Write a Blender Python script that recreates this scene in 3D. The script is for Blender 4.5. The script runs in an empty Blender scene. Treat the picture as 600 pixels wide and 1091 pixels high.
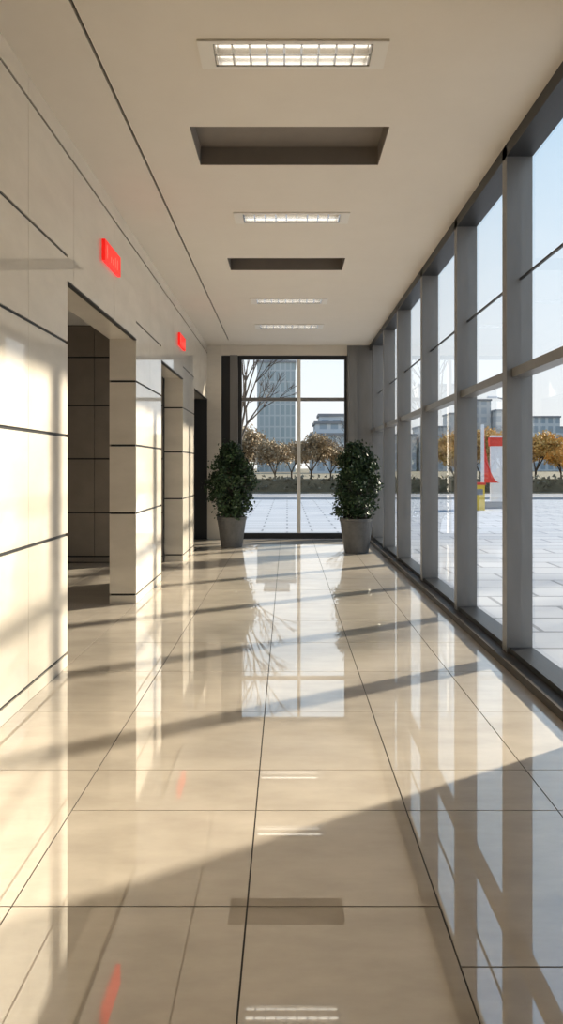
import bpy, math, random
from mathutils import Vector, Matrix
random.seed(7)
S=bpy.context.scene
COL=S.collection

# ---------------------------------------------------------------- materials
def mat(name, col, rough=0.5, metal=0.0, emit=None, es=0.0, coat=0.0, coat_ior=1.5, noise=None, bump=0, spec=0.5, coat_rough=0.03):
    m=bpy.data.materials.new(name); m.use_nodes=True
    nt=m.node_tree; b=nt.nodes['Principled BSDF']
    b.inputs['Base Color'].default_value=(*col,1)
    b.inputs['Roughness'].default_value=rough
    b.inputs['Metallic'].default_value=metal
    b.inputs['Specular IOR Level'].default_value=spec
    b.inputs['Coat Weight'].default_value=coat
    b.inputs['Coat IOR'].default_value=coat_ior
    b.inputs['Coat Roughness'].default_value=coat_rough
    if emit:
        b.inputs['Emission Color'].default_value=(*emit,1); b.inputs['Emission Strength'].default_value=es
    if noise:
        sc,col2,stretch=noise
        tc=nt.nodes.new('ShaderNodeTexCoord'); mp=nt.nodes.new('ShaderNodeMapping')
        mp.inputs['Scale'].default_value=stretch
        n=nt.nodes.new('ShaderNodeTexNoise'); n.inputs['Scale'].default_value=sc; n.inputs['Detail'].default_value=6
        n.inputs['Roughness'].default_value=.6
        r=nt.nodes.new('ShaderNodeValToRGB')
        r.color_ramp.elements[0].position=.3; r.color_ramp.elements[1].position=.7
        r.color_ramp.elements[0].color=(*col,1); r.color_ramp.elements[1].color=(*col2,1)
        nt.links.new(tc.outputs['Object'],mp.inputs['Vector']); nt.links.new(mp.outputs['Vector'],n.inputs['Vector'])
        nt.links.new(n.outputs['Fac'],r.inputs['Fac']); nt.links.new(r.outputs['Color'],b.inputs['Base Color'])
        if bump:
            bp=nt.nodes.new('ShaderNodeBump'); bp.inputs['Strength'].default_value=bump; bp.inputs['Distance'].default_value=.01
            nt.links.new(n.outputs['Fac'],bp.inputs['Height']); nt.links.new(bp.outputs['Normal'],b.inputs['Normal'])
    return m

M={}
M['tile']=mat('floor_tile_stone',(.49,.43,.355),.30,coat=1,coat_ior=3.3,coat_rough=.012,noise=(2.2,(.63,.56,.47),(1,2.4,1)))
M['grout']=mat('grout_dark',(.03,.028,.025),.6)
M['panel']=mat('wall_panel_stone',(.63,.575,.49),.35,coat=.9,coat_ior=2.0,coat_rough=.03,noise=(1.6,(.73,.67,.575),(1,1,2.5)))
M['joint']=mat('joint_black',(.012,.012,.012),.5)
M['plaster']=mat('ceiling_plaster',(.68,.62,.54),.7,noise=(3,(.70,.64,.56),(1,1,1)))
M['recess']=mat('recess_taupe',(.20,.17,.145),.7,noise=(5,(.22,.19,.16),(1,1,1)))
M['groove']=mat('ceiling_groove',(.02,.018,.016),.6)
M['frame']=mat('mullion_aluminium',(.21,.205,.20),.38,metal=.35,noise=(9,(.24,.235,.23),(1,1,.2)))
M['frame_dark']=mat('frame_dark',(.035,.037,.04),.4,metal=.3)
M['ledge']=mat('ledge_stone',(.04,.033,.026),.5,noise=(8,(.065,.053,.042),(1,1,1)),spec=.25)
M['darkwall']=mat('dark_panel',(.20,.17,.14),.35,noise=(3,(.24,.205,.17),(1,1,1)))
M['lobbyceil']=mat('lobby_ceiling',(.6,.59,.57),.7)
M['white']=mat('fixture_white',(.72,.68,.62),.45)
M['metal']=mat('louvre_aluminium',(.8,.8,.8),.2,metal=1)
M['tube']=mat('lamp_tube',(1,1,1),.4,emit=(1,.95,.85),es=1.3)
M['red']=mat('sign_red',(.75,.015,.01),.35,emit=(1,.02,.015),es=.5)
M['redlite']=mat('sign_digits',(.9,.2,.16),.4,emit=(1,.16,.12),es=.6)
M['pot']=mat('planter_grey',(.085,.085,.085),.45,noise=(14,(.12,.12,.12),(1,1,1)),bump=.1)
M['soil']=mat('soil',(.03,.02,.014),.9)
M['bark']=mat('bark',(.055,.04,.03),.85,noise=(12,(.10,.075,.055),(1,1,.3)),bump=.5)
M['leaf']=mat('leaf_green',(.014,.035,.013),.45,noise=(9,(.035,.075,.022),(1,1,1)))
M['autumn']=mat('leaf_autumn',(.55,.32,.08),.7,noise=(1.2,(.68,.48,.19),(1,1,1)))
M['autumn2']=mat('leaf_brown',(.28,.20,.12),.7,noise=(1.2,(.40,.32,.20),(1,1,1)))
M['hedge']=mat('hedge_leaf',(.14,.125,.085),.8,noise=(2,(.22,.185,.12),(1,1,1)))
M['asphalt']=mat('asphalt',(.20,.205,.22),.8,noise=(1,(.25,.255,.27),(1,1,1)))
M['kerb']=mat('kerb',(.45,.45,.45),.8)
M['yellow']=mat('yellow_plastic',(.8,.55,.05),.4)
M['pwhite']=mat('painted_white',(.8,.8,.8),.4)
M['pred']=mat('painted_red',(.75,.05,.03),.4)
M['pgrey']=mat('painted_grey',(.25,.26,.28),.5)

def glass_mat(name,tint):
    m=bpy.data.materials.new(name); m.use_nodes=True; nt=m.node_tree; nt.nodes.clear()
    o=nt.nodes.new('ShaderNodeOutputMaterial'); t=nt.nodes.new('ShaderNodeBsdfTransparent'); g=nt.nodes.new('ShaderNodeBsdfGlossy')
    t.inputs['Color'].default_value=(*tint,1); g.inputs['Roughness'].default_value=0.0; g.inputs['Color'].default_value=(1,1,1,1)
    f=nt.nodes.new('ShaderNodeLayerWeight'); f.inputs['Blend'].default_value=.5
    p=nt.nodes.new('ShaderNodeMath'); p.operation='POWER'; p.inputs[1].default_value=5
    q=nt.nodes.new('ShaderNodeMath'); q.operation='MULTIPLY_ADD'; q.inputs[1].default_value=.8; q.inputs[2].default_value=.04
    mx=nt.nodes.new('ShaderNodeMixShader')
    nt.links.new(f.outputs['Facing'],p.inputs[0]); nt.links.new(p.outputs[0],q.inputs[0]); nt.links.new(q.outputs[0],mx.inputs[0])
    nt.links.new(t.outputs[0],mx.inputs[1]); nt.links.new(g.outputs[0],mx.inputs[2])
    nt.links.new(mx.outputs[0],o.inputs['Surface']); return m
M['glass']=glass_mat('window_glass',(.95,.975,.98))

def brick_mat(name,c1,c2,mortar,scale,w,h,ms,rough=.6,wall=False):
    m=bpy.data.materials.new(name); m.use_nodes=True; nt=m.node_tree; b=nt.nodes['Principled BSDF']; b.inputs['Roughness'].default_value=rough
    tc=nt.nodes.new('ShaderNodeTexCoord'); br=nt.nodes.new('ShaderNodeTexBrick')
    br.inputs['Color1'].default_value=(*c1,1); br.inputs['Color2'].default_value=(*c2,1); br.inputs['Mortar'].default_value=(*mortar,1)
    br.inputs['Scale'].default_value=scale; br.inputs['Brick Width'].default_value=w; br.inputs['Row Height'].default_value=h
    br.inputs['Mortar Size'].default_value=ms; br.offset=0.0 if wall else .5
    if wall:
        sx=nt.nodes.new('ShaderNodeSeparateXYZ'); ad=nt.nodes.new('ShaderNodeMath'); ad.operation='ADD'; cb=nt.nodes.new('ShaderNodeCombineXYZ')
        nt.links.new(tc.outputs['Object'],sx.inputs[0]); nt.links.new(sx.outputs[0],ad.inputs[0]); nt.links.new(sx.outputs[1],ad.inputs[1])
        nt.links.new(ad.outputs[0],cb.inputs[0]); nt.links.new(sx.outputs[2],cb.inputs[1]); nt.links.new(cb.outputs[0],br.inputs['Vector'])
    else: nt.links.new(tc.outputs['Object'],br.inputs['Vector'])
    nt.links.new(br.outputs['Color'],b.inputs['Base Color']); return m
M['paving']=brick_mat('plaza_paving',(.38,.40,.44),(.31,.335,.38),(.16,.175,.20),1,1.2,.6,.025)
M['tower']=brick_mat('facade_tower_hazed',(.30,.37,.40),(.36,.42,.45),(.47,.51,.53),1,1.5,3.2,.22,.3,True)  # pale bluish distance haze is mixed into the tower colours
M['bld']=brick_mat('facade_pale_hazed',(.33,.40,.46),(.37,.43,.48),(.60,.63,.65),1,2.6,3.2,.5,.5,True)  # facade colours lightened and blued to paint in haze
M['bld2']=brick_mat('facade_warm_hazed',(.38,.41,.45),(.42,.44,.46),(.56,.55,.54),1,3,3.3,.6,.5,True)  # haze painted into these facade colours as well

# ---------------------------------------------------------------- mesh helpers
class MB:
    def __init__(s): s.v=[];s.f=[];s.mi=[];s.mats=[]
    def m(s,k):
        if k not in s.mats: s.mats.append(k)
        return s.mats.index(k)
    def box(s,x0,x1,y0,y1,z0,z1,k):
        i=len(s.v); s.v+=[(x0,y0,z0),(x1,y0,z0),(x1,y1,z0),(x0,y1,z0),(x0,y0,z1),(x1,y0,z1),(x1,y1,z1),(x0,y1,z1)]
        s.f+=[(i,i+3,i+2,i+1),(i+4,i+5,i+6,i+7),(i,i+1,i+5,i+4),(i+1,i+2,i+6,i+5),(i+2,i+3,i+7,i+6),(i+3,i,i+4,i+7)]
        s.mi+=[s.m(k)]*6
    def tube(s,p0,p1,r0,r1,k,n=8,cap=True):
        p0=Vector(p0);p1=Vector(p1); d=(p1-p0).normalized(); a=d.orthogonal().normalized(); b=d.cross(a); i=len(s.v)
        for p,r in((p0,r0),(p1,r1)):
            for j in range(n):
                t=2*math.pi*j/n; s.v.append(tuple(p+a*math.cos(t)*r+b*math.sin(t)*r))
        for j in range(n): s.f.append((i+j,i+(j+1)%n,i+n+(j+1)%n,i+n+j)); s.mi.append(s.m(k))
        if cap:
            s.f.append(tuple(i+n+j for j in range(n))); s.mi.append(s.m(k)); s.f.append(tuple(i+j for j in reversed(range(n)))); s.mi.append(s.m(k))
    def leaf(s,c,L,k,up=.3):
        c=Vector(c); d=Vector((random.gauss(0,1),random.gauss(0,1),random.gauss(0,1)+up)).normalized(); a=d.orthogonal().normalized()
        a=Matrix.Rotation(random.random()*6.28,3,d)@a; n=d.cross(a); w=L*.32; i=len(s.v)
        s.v+=[tuple(c-d*L*.5),tuple(c+a*w+n*L*.08),tuple(c+d*L*.5),tuple(c-a*w+n*L*.08)]
        s.f+=[(i,i+1,i+2),(i,i+2,i+3)]; s.mi+=[s.m(k)]*2
    def poly(s,pts,k): 
        i=len(s.v); s.v+=[tuple(p) for p in pts]; s.f.append(tuple(range(i,i+len(pts)))); s.mi.append(s.m(k))
    def obj(s,name,parent=None,loc=(0,0,0),bevel=0,smooth=False):
        me=bpy.data.meshes.new(name); me.from_pydata(s.v,[],s.f)
        for k in s.mats: me.materials.append(M[k])
        me.polygons.foreach_set('material_index',s.mi)
        if smooth: me.polygons.foreach_set('use_smooth',[True]*len(me.polygons))
        me.update(); o=bpy.data.objects.new(name,me); COL.objects.link(o); o.location=loc
        if parent: o.parent=parent
        if bevel:
            b=o.modifiers.new('bevel','BEVEL'); b.width=bevel; b.segments=2; b.limit_method='ANGLE'
        return o
def empty(name,loc=(0,0,0)):
    e=bpy.data.objects.new(name,None); e.location=loc; COL.objects.link(e); e.empty_display_size=.1; return e

XR=1.70; XL=-1.651; YE=14.56; YB=-4.0; ZC=4.0

# ---------------------------------------------------------------- floor (tiles with real gaps)
g=.0028
fl=MB()
rowsA=[-4,-3.3,-2.5,-1.65,-.8,0,.8,1.6,2.40,3.48,4.31,5.15,6.0,6.85,7.7,8.55,9.4,10.25,11.1,11.95,12.8,13.65,14.56]
rowsB=[-4,-3.3,-2.5,-1.65,-.8,0,.8,1.6,2.40,3.07,3.48,4.31,5.15,6.0,6.85,7.7,8.55,9.4,10.25,11.1,11.95,12.8,13.65,14.56]
rowsC=[-4,-3.3,-2.5,-1.65,-.8,0,.8,1.4,2.11,3.07,3.48,4.31,5.15,6.0,6.85,7.7,8.55,9.4,10.25,11.1,11.95,12.8,13.65,14.56]
cols=[(XL,-.94,rowsA),(-.94,-.136,rowsB),(-.136,.52,rowsB),(.52,1.18,rowsC),(1.18,XR+.06,rowsC)]
fl.box(XL-.3,XR+.06,YB,YE,-.03,-.004,'grout')
for a,b,rows in cols:
    for y0,y1 in zip(rows,rows[1:]): fl.box(a+g,b-g,y0+g,y1-g,-.004,0,'tile')
fl.box(XL-.3,XL-g,YB,YE,-.004,0,'tile')
fl.obj('floor')
lf=MB(); lf.box(-5,XL-.3,2.6,YE,-.03,-.004,'grout')
for i in range(4):
    for j in range(14):
        lf.box(-5+i*.7625+g,-5+(i+1)*.7625-g,2.6+j*.854+g,2.6+(j+1)*.854-g,-.004,0,'tile')
lf.obj('floor_lobby')

# ---------------------------------------------------------------- left wall with openings & panels
T=.29; P=.012
wl=MB()
hz=[.1,.99,1.73,2.43,3.08,3.85]
OPEN=[(5.29,7.69),(9.24,11.15),(12.5,YE)]
ZL=2.89
segs=[(YB,5.29),(7.69,9.24),(11.15,12.5)]
for a,b in segs: wl.box(XL-T+P,XL-P,a+ (P if a>YB else 0),b-P,0,ZC,'joint')
for a,b in OPEN: wl.box(XL-T+P,XL-P,a-P,min(b+P,YE),ZL+P,ZC,'joint')
hg=.011; vg=.002
def panels(y0,y1,levels,joints):
    ys=[y0]+[j for j in sorted(joints) if y0+.05<j<y1-.05]+[y1]
    for a,b in zip(ys,ys[1:]):
        for z0,z1 in zip(levels,levels[1:]):
            lo=z0+(hg if z0>0 else 0); hi=z1-(hg if z1<ZC else 0)
            wl.box(XL-P,XL,a+(vg if a!=y0 else 0),b-(vg if b!=y1 else 0),lo,hi,'panel')
lev=[0]+hz+[ZC]
J=[4.49,3.69,2.89,2.09,1.29,.49,-.31,-1.11,-1.91,-2.71,-3.5,8.48,11.9]
for a,b in segs: panels(a,b,lev,J)
for a,b in OPEN: panels(a,b,[ZL,3.85,ZC],[5.45,6.73,10.2,13.3])
def reveal(y,sgn):
    for z0,z1 in zip(lev,lev[1:]):
        lo=z0+(hg if z0>0 else 0); hi=z1-(hg if z1<ZC else 0)
        if z0>=2.43: hi=min(hi,ZL) 
        if lo<ZL: 
            ya,yb=(y,y+P) if sgn>0 else (y-P,y)
            wl.box(XL-T,XL-P,ya,yb,lo,hi,'panel')
for a,b in OPEN:
    if b<YE: reveal(b,1)
    reveal(a,-1); wl.box(XL-T,XL-P,a,b,ZL,ZL+P,'panel'); wl.box(XL-.03,XL+.006,a,b,ZL-.012,ZL,'joint')
wl.obj('wall_left')
lo=MB()
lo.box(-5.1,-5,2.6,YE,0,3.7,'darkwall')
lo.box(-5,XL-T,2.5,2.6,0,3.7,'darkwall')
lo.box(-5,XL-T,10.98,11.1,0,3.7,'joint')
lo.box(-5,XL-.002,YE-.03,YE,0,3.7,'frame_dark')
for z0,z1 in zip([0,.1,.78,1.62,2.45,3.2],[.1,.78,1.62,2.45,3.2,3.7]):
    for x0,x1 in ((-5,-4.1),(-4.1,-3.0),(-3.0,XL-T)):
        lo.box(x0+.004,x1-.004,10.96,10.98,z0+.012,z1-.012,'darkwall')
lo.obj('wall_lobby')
lc=MB(); lc.box(-5.1,XL-T,2.5,YE,3.7,3.8,'lobbyceil'); lc.obj('ceiling_lobby')
M['lp']=mat('lobby_fill_glow',(1,1,1),.5,emit=(1,.93,.82),es=7)  # fill emission added to brighten the dark lobby, no known lamp
q=MB(); q.box(-3.9,-3.3,5.2,5.8,3.66,3.70,'white'); q.box(-3.85,-3.35,5.25,5.75,3.652,3.66,'lp'); q.obj('added_lobby_fill')  # added glowing panel, there only to light the lobby

# ---------------------------------------------------------------- ceiling with real recesses
ce=MB()
rec=[(-.72,.755,5.18,5.84,.15),(-.72,.70,8.45,8.97,.15)]
fx=[(-.53,.60,4.12,4.41),(-.53,.62,6.92,7.22),(-.55,.61,10.45,10.80),(-.57,.64,12.35,12.75)]
holes=[(a,b,c,d,h,'recess') for a,b,c,d,h in rec]+[(a+.09,b-.09,c+.03,d-.03,.12,'white') for a,b,c,d in fx]
holes.sort(key=lambda h:h[2])
y=YB; XG0,XG1=-1.172,-1.152
GY=13.9; XO=XR+.26
ce.box(XL-T,XG0,YB,YE+.1,ZC,ZC+.3,'plaster')
ce.box(XG0,XG1,YB,GY,ZC+.03,ZC+.3,'groove'); ce.box(XG0,XG1,GY,YE+.1,ZC,ZC+.3,'plaster')
for a,b,c,d,h,k in holes:
    ce.box(XG1,XO,y,c,ZC,ZC+.3,'plaster')
    ce.box(XG1,a,c,d,ZC,ZC+.3,'plaster'); ce.box(b,XO,c,d,ZC,ZC+.3,'plaster')
    ce.box(a,b,c,d,ZC+h,ZC+.3,k)
    if k=='recess':
        e=.004
        ce.box(a,b,d-e,d,ZC+.002,ZC+h,k); ce.box(a,b,c,c+e,ZC+.002,ZC+h,k); ce.box(a,a+e,c,d,ZC+.002,ZC+h,k); ce.box(b-e,b,c,d,ZC+.002,ZC+h,k)
    y=d
ce.box(XG1,XO,y,YE+.1,ZC,ZC+.3,'plaster')
ce.obj('ceiling')
for (a,b,c,d) in fx:
    f=MB(); x0,x1,y0,y1=a+.09,b-.09,c+.03,d-.03
    z0=ZC-.012
    f.box(a,x0,c,d,z0,ZC,'white'); f.box(x1,b,c,d,z0,ZC,'white'); f.box(x0,x1,c,y0,z0,ZC,'white'); f.box(x0,x1,y1,d,z0,ZC,'white')
    n=9
    for i in range(n+1):
        xx=x0+.004+(x1-x0-.020)*i/n; f.box(xx,xx+.012,y0+.004,y1-.004,ZC-.008,ZC+.045,'metal')
    for yy in (y0+.004,(y0+y1)/2-.004,y1-.012): f.box(x0+.004,x1-.004,yy,yy+.008,ZC-.008,ZC+.045,'metal')
    for q in (.27,.73):
        yy=y0+(y1-y0)*q; f.tube((x0+.02,yy,ZC+.08),(x1-.02,yy,ZC+.08),.014,.014,'tube',10)
    f.obj('ceiling_light_fixture')

# ---------------------------------------------------------------- back wall + end wall
bw=MB(); bw.box(XL-T,XO,YB-.2,YB,0,ZC,'plaster'); bw.obj('wall_back')
WX0,WX1=-.99,1.24
ew=MB()
ew.box(XL,-1.36,YE,YE+.3,0,ZC,'panel')
ew.box(XL-T,XL,YE,YE+.3,0,ZC,'frame_dark')
ew.box(-1.36,WX0,YE+.05,YE+.3,0,ZC,'frame_dark')
ew.box(-1.18,-1.02,YE-.03,YE+.05,0,3.8,'frame')
ew.box(WX0,WX1,YE,YE+.3,3.80,ZC,'plaster')
ew.box(-1.36,WX0,YE,YE+.05,3.80,ZC,'plaster')
ew.box(WX1,XO,YE,YE+.3,0,ZC,'frame')
ew.box(WX1+.02,WX1+.20,YE-.10,YE,0,3.86,'frame')
ew.obj('wall_end')
def yplane(f,x0,x1,y,z0,z1): f.poly([(x0,y,z0),(x1,y,z0),(x1,y,z1),(x0,y,z1)],'glass')
f=MB()
f.box(WX0,WX1,YE+.02,YE+.12,0,.12,'frame_dark')
f.box(WX0,WX1,YE+.04,YE+.12,3.72,3.80,'frame_dark')
f.box(WX0,WX0+.05,YE+.04,YE+.12,.12,3.72,'frame_dark'); f.box(WX1-.05,WX1,YE+.04,YE+.12,.12,3.72,'frame_dark')
f.box(.21,.28,YE+.02,YE+.14,.12,3.72,'white')
f.box(WX0+.05,.21,YE+.04,YE+.12,2.86,2.93,'frame'); f.box(.28,WX1-.05,YE+.04,YE+.12,2.86,2.93,'frame')
yplane(f,WX0+.05,.21,YE+.08,.12,2.86); yplane(f,.28,WX1-.05,YE+.08,.12,2.86)
yplane(f,WX0+.05,.21,YE+.08,2.93,3.72); yplane(f,.28,WX1-.05,YE+.08,2.93,3.72)
f.obj('window_1')

# ---------------------------------------------------------------- right glazed wall
rw=MB()
K=1275.0
my=sorted([K/d for d in (234,181,144,118,103,91.5)])
YG=my[0]-1.66
my=[YG]+my
rw.box(XR-.08,XR+.22,YG,YE,-.03,.06,'ledge')
rw.box(XR+.02,XR+.20,YG,YE,.06,.10,'frame_dark')
rw.box(XR+.00,XR+.20,YG,YE,3.90,ZC,'frame_dark')
rw.box(XR+.04,XR+.16,YG,YE,2.19,2.26,'frame')
rw.box(XR+.10,XR+.118,YG,YE,2.945,2.960,'frame_dark')
for q in my: rw.box(XR,XR+.20,q,q+.11,.06,ZC-.01,'frame')
ms=my+[YE]
GX=XR+.11
for a,b in zip(ms,ms[1:]):
    rw.poly([(GX,a,.10),(GX,b,.10),(GX,b,3.90),(GX,a,3.90)],'glass')
rw.obj('window_2')
wr=MB(); wr.box(XR,XR+.26,YB,YG-.02,0,ZC,'plaster'); wr.obj('shade_wall_right')  # unseen stretch, made solid so it shades the near floor

# ---------------------------------------------------------------- red signs
for y0 in (6.27,10.65):
    s=MB(); s.box(XL,XL+.03,y0,y0+.58,3.34,3.53,'red')
    for dy,h in ((.06,.12),(.20,.05),(.27,.05),(.36,.09),(.44,.09)):
        s.box(XL+.03,XL+.033,y0+dy,y0+dy+.02,3.375,3.375+h,'redlite')
    s.obj('illuminated_red_sign')

# ---------------------------------------------------------------- potted shrubs
def shrub(loc,potr,poth,fw,z0,z1,seed):
    random.seed(seed)
    e=empty('potted_shrub',loc)
    p=MB(); n=32
    prof=[(0,0),(potr*.72,0),(potr*.74,.01),(potr,poth-.06),(potr*1.04,poth-.055),(potr*1.05,poth),(potr*.93,poth),(potr*.9,poth-.07),(0,poth-.07)]
    for r,z in prof:
        for j in range(n):
            t=2*math.pi*j/n; p.v.append((max(r,.001)*math.cos(t),max(r,.001)*math.sin(t),z))
    for i in range(len(prof)-1):
        for j in range(n):
            p.f.append((i*n+j,i*n+(j+1)%n,(i+1)*n+(j+1)%n,(i+1)*n+j)); p.mi.append(p.m('soil' if i==len(prof)-2 else 'pot'))
    p.obj('pot',e)
    b=MB(); b.tube((0,0,poth-.08),(0.02,0,z0+.35),.028,.02,'bark'); b.tube((.02,0,z0+.35),(0,0,z1-.2),.02,.008,'bark')
    l=MB(); H=z1-z0
    for i in range(200):
        t=random.random()**.85; z=z0+.06+t*(H-.12)
        env=math.sin(math.pi*min(1,(t*.76+.20)))**.6*fw*.5 if t<.95 else fw*.16
        a=random.random()*6.283; r=env*math.sqrt(random.random())*.97
        c=Vector((r*math.cos(a),r*math.sin(a),z))
        b.tube((0.01,0,max(z-.25,z0-.02)),c,.008,.003,'bark',5)
        for k in range(42):
            d=Vector((random.gauss(0,.05),random.gauss(0,.05),random.gauss(0,.05)))
            l.leaf(c+d,random.uniform(.04,.075),'leaf',.5)
    b.obj('branches',e); l.obj('foliage',e)
shrub((-1.04,13.2,0),.27,.56,.90,.52,1.93,3)
shrub((1.21,12.3,0),.285,.60,.84,.56,1.90,5)

# ---------------------------------------------------------------- exterior
gr=MB(); gr.box(-150,300,-120,33,-.3,-.05,'paving'); gr.obj('plaza_ground')
gr=MB(); gr.box(-150,300,33.2,41,-.32,-.08,'asphalt'); gr.box(-150,300,33,33.2,-.3,.06,'kerb')
for i in range(-20,40): gr.box(i*4,i*4+2,37,37.15,-.08,-.075,'pwhite')
gr.obj('street')
gr=MB(); gr.box(-200,400,41,500,-.3,-.05,'hedge'); gr.obj('park_ground')

def tree_mesh(name,H,leafk,nl,ll,seed,spread=.5,depth=4,trunk=.12):
    random.seed(seed); m=MB(); tips=[]
    def br(p,d,L,r,k):
        q=p+d*L; m.tube(p,q,r,r*.68,'bark',6,False)
        tips.append((q,k))
        if k==0: return
        for i in range(3 if k>1 else 4):
            nd=(d+Vector((random.gauss(0,spread),random.gauss(0,spread),random.gauss(.12,.25)))).normalized()
            br(q,nd,L*random.uniform(.6,.85),r*.6,k-1)
    br(Vector((0,0,0)),Vector((0,0,1)),H*.30,trunk,depth)
    if nl:
        tt=[t for t,k in tips if k<=2]
        for i in range(nl):
            t=random.choice(tt); m.leaf(t+Vector((random.gauss(0,H*.06),random.gauss(0,H*.06),random.gauss(0,H*.05))),ll,leafk)
    me=m.obj(name); return me
def inst(src,name,loc,sc,rot):
    o=bpy.data.objects.new(name,src.data); COL.objects.link(o); o.location=loc; o.scale=(sc,)*3; o.rotation_euler=(0,0,rot); return o
t1=tree_mesh('autumn_tree',5,'autumn',3800,.25,11); t1.location=(14,46,-.05); t1.scale=(.8,)*3
t2=tree_mesh('brown_tree',5,'autumn2',3600,.23,12); t2.location=(-6,46,-.05); t2.scale=(.8,)*3
bt=tree_mesh('bare_tree',6.5,None,0,0,21,.38,5,.09); bt.location=(-1.75,24,-.05)
random.seed(40)
x=-30
while x<60:
    if x<6 or x>10.2:
        k=x>8
        inst(t1 if k else t2,'autumn_tree' if k else 'brown_tree',(x,random.uniform(45,56),-.05),random.uniform(.62,.95),random.random()*6)
    x+=random.uniform(.9,1.6)
inst(bt,'bare_tree',(3.1,30,-.05),.6,2.2)
h=MB(); random.seed(9)
for xx in range(-40,80):
    for k in range(40):
        h.leaf((xx+random.random(),42.6+max(-.9,min(.9,random.gauss(0,.35))),random.uniform(.15,.95)),.3,'hedge')
h.box(-40,80,42.4,42.8,-.05,.75,'hedge')
h.obj('hedge')
sh=tree_mesh('unseen_shade_tree',8,'autumn2',4200,.30,31,.5,4,.22); sh.location=(12.5,7.0,-.05)  # unseen tree, added to cast shade on the near floor
inst(bt,'bare_tree',(14.5,14.2,-.05),1.45,1.0)  # out-of-view copy, added so its branches dapple the left wall

def building(name,blocks,k):
    b=MB()
    for (x0,x1,y0,y1,z0,z1) in blocks:
        b.box(x0,x1,y0,y1,z0,z1,k)
        b.box(x0-.3,x1+.3,y0-.3,y1+.3,z1,z1+.6,'pgrey')
    b.obj(name)
building('glass_tower',[(-8.5,2.3,200,214,-.1,31),(-6.5,0.5,203,212,31.6,34)],'tower')
building('office_building',[(5.5,18,160,175,-.1,8.5),(6.5,16,162,174,9.1,11.3),(7.5,14,164,172,11.9,13.2)],'bld')
building('apartment_block',[(58,66,250,262,-.1,20),(66.5,73,252,262,-.1,25),(73.5,79,248,262,-.1,21)],'bld2')
building('apartment_block',[(86,95,245,258,-.1,18.5),(95.6,108,248,260,-.1,15)],'bld')
building('apartment_block',[(30,44,240,255,-.1,12),(46,56,245,258,-.1,15)],'bld2')
building('apartment_block',[(-50,-30,180,195,-.1,22),(-29,-14,190,205,-.1,15)],'bld2')
building('apartment_block',[(112,125,240,255,-.1,21),(128,150,230,250,-.1,13)],'bld')
e=empty('advertising_pylon',(7.55,26,-.05))
p=MB(); p.box(-.42,.42,-.1,.1,0,.25,'pgrey'); p.box(-.38,-.28,-.06,.06,.25,3.1,'pwhite'); p.box(-.05,.42,-.05,.05,.25,2.7,'pwhite')
pts=[(-.28+.95*(1-math.cos(t))*.6,3.05-2.1*math.sin(t)) for t in [i*math.pi/2/10 for i in range(11)]]
for (a,b),(c,d) in zip(pts,pts[1:]):
    p.poly([(-.28,-.065,b),(-.28,-.065,d),(c,-.065,d),(a,-.065,b)],'pred'); p.poly([(-.28,.065,b),(a,.065,b),(c,.065,d),(-.28,.065,d)],'pred')
p.box(-.1,.4,-.07,.07,2.3,2.62,'pred'); p.obj('board',e)
w=MB(); w.box(-.22,.22,-.2,.2,0,.9,'yellow'); w.box(-.25,.25,-.23,.23,.9,.98,'pred'); w.box(-.15,.15,-.21,-.2,.55,.75,'pgrey'); w.obj('litter_bin',None,(6.75,25,-.05))
for X,Y in ((10.3,32),(19,32),(-3,32),(28,32)):
    l=MB(); l.tube((0,0,0),(0,0,4.5),.06,.04,'pgrey'); l.tube((0,0,4.5),(-.8,0,4.7),.03,.025,'pgrey'); l.box(-1.2,-.75,-.08,.08,4.66,4.74,'pwhite'); l.obj('street_lamp',None,(X,Y,-.05))

# ---------------------------------------------------------------- light
w=bpy.data.worlds.new('sky'); S.world=w; w.use_nodes=True; nt=w.node_tree; bg=nt.nodes['Background']
tc=nt.nodes.new('ShaderNodeTexCoord'); sp_=nt.nodes.new('ShaderNodeSeparateXYZ'); r=nt.nodes.new('ShaderNodeValToRGB')
nt.links.new(tc.outputs['Generated'],sp_.inputs[0]); nt.links.new(sp_.outputs[2],r.inputs[0]); nt.links.new(r.outputs[0],bg.inputs[0])
cr=r.color_ramp; cr.elements[0].position=0; cr.elements[0].color=(1.0,.98,.95,1); cr.elements[1].position=1; cr.elements[1].color=(.25,.45,.85,1)
q=cr.elements.new(.15); q.color=(.90,.95,1,1); q=cr.elements.new(.45); q.color=(.58,.78,.97,1)
bg.inputs[1].default_value=.9
el=math.radians(23); az=Vector((.857,.515,0)).normalized()
d=Vector((az.x*math.cos(el),az.y*math.cos(el),math.sin(el)))
L=bpy.data.lights.new('sun','SUN'); L.energy=10.5; L.color=(1,.885,.72); L.angle=math.radians(2.0)
lo_=bpy.data.objects.new('sun',L); COL.objects.link(lo_); lo_.rotation_euler=d.to_track_quat('Z','Y').to_euler(); lo_.location=(10,8,12)

# ---------------------------------------------------------------- camera
c=bpy.data.cameras.new('camera'); co=bpy.data.objects.new('camera',c); COL.objects.link(co)
co.location=(0,0,1.5); co.rotation_euler=(math.pi/2,0,0)
c.sensor_width=36; c.lens=750/1091*36; c.shift_x=-6/1091; c.shift_y=-48.5/1091; c.clip_end=1000
S.camera=co
S.view_settings.view_transform='Standard'; S.view_settings.look='None'; S.view_settings.exposure=.3; S.view_settings.gamma=.93
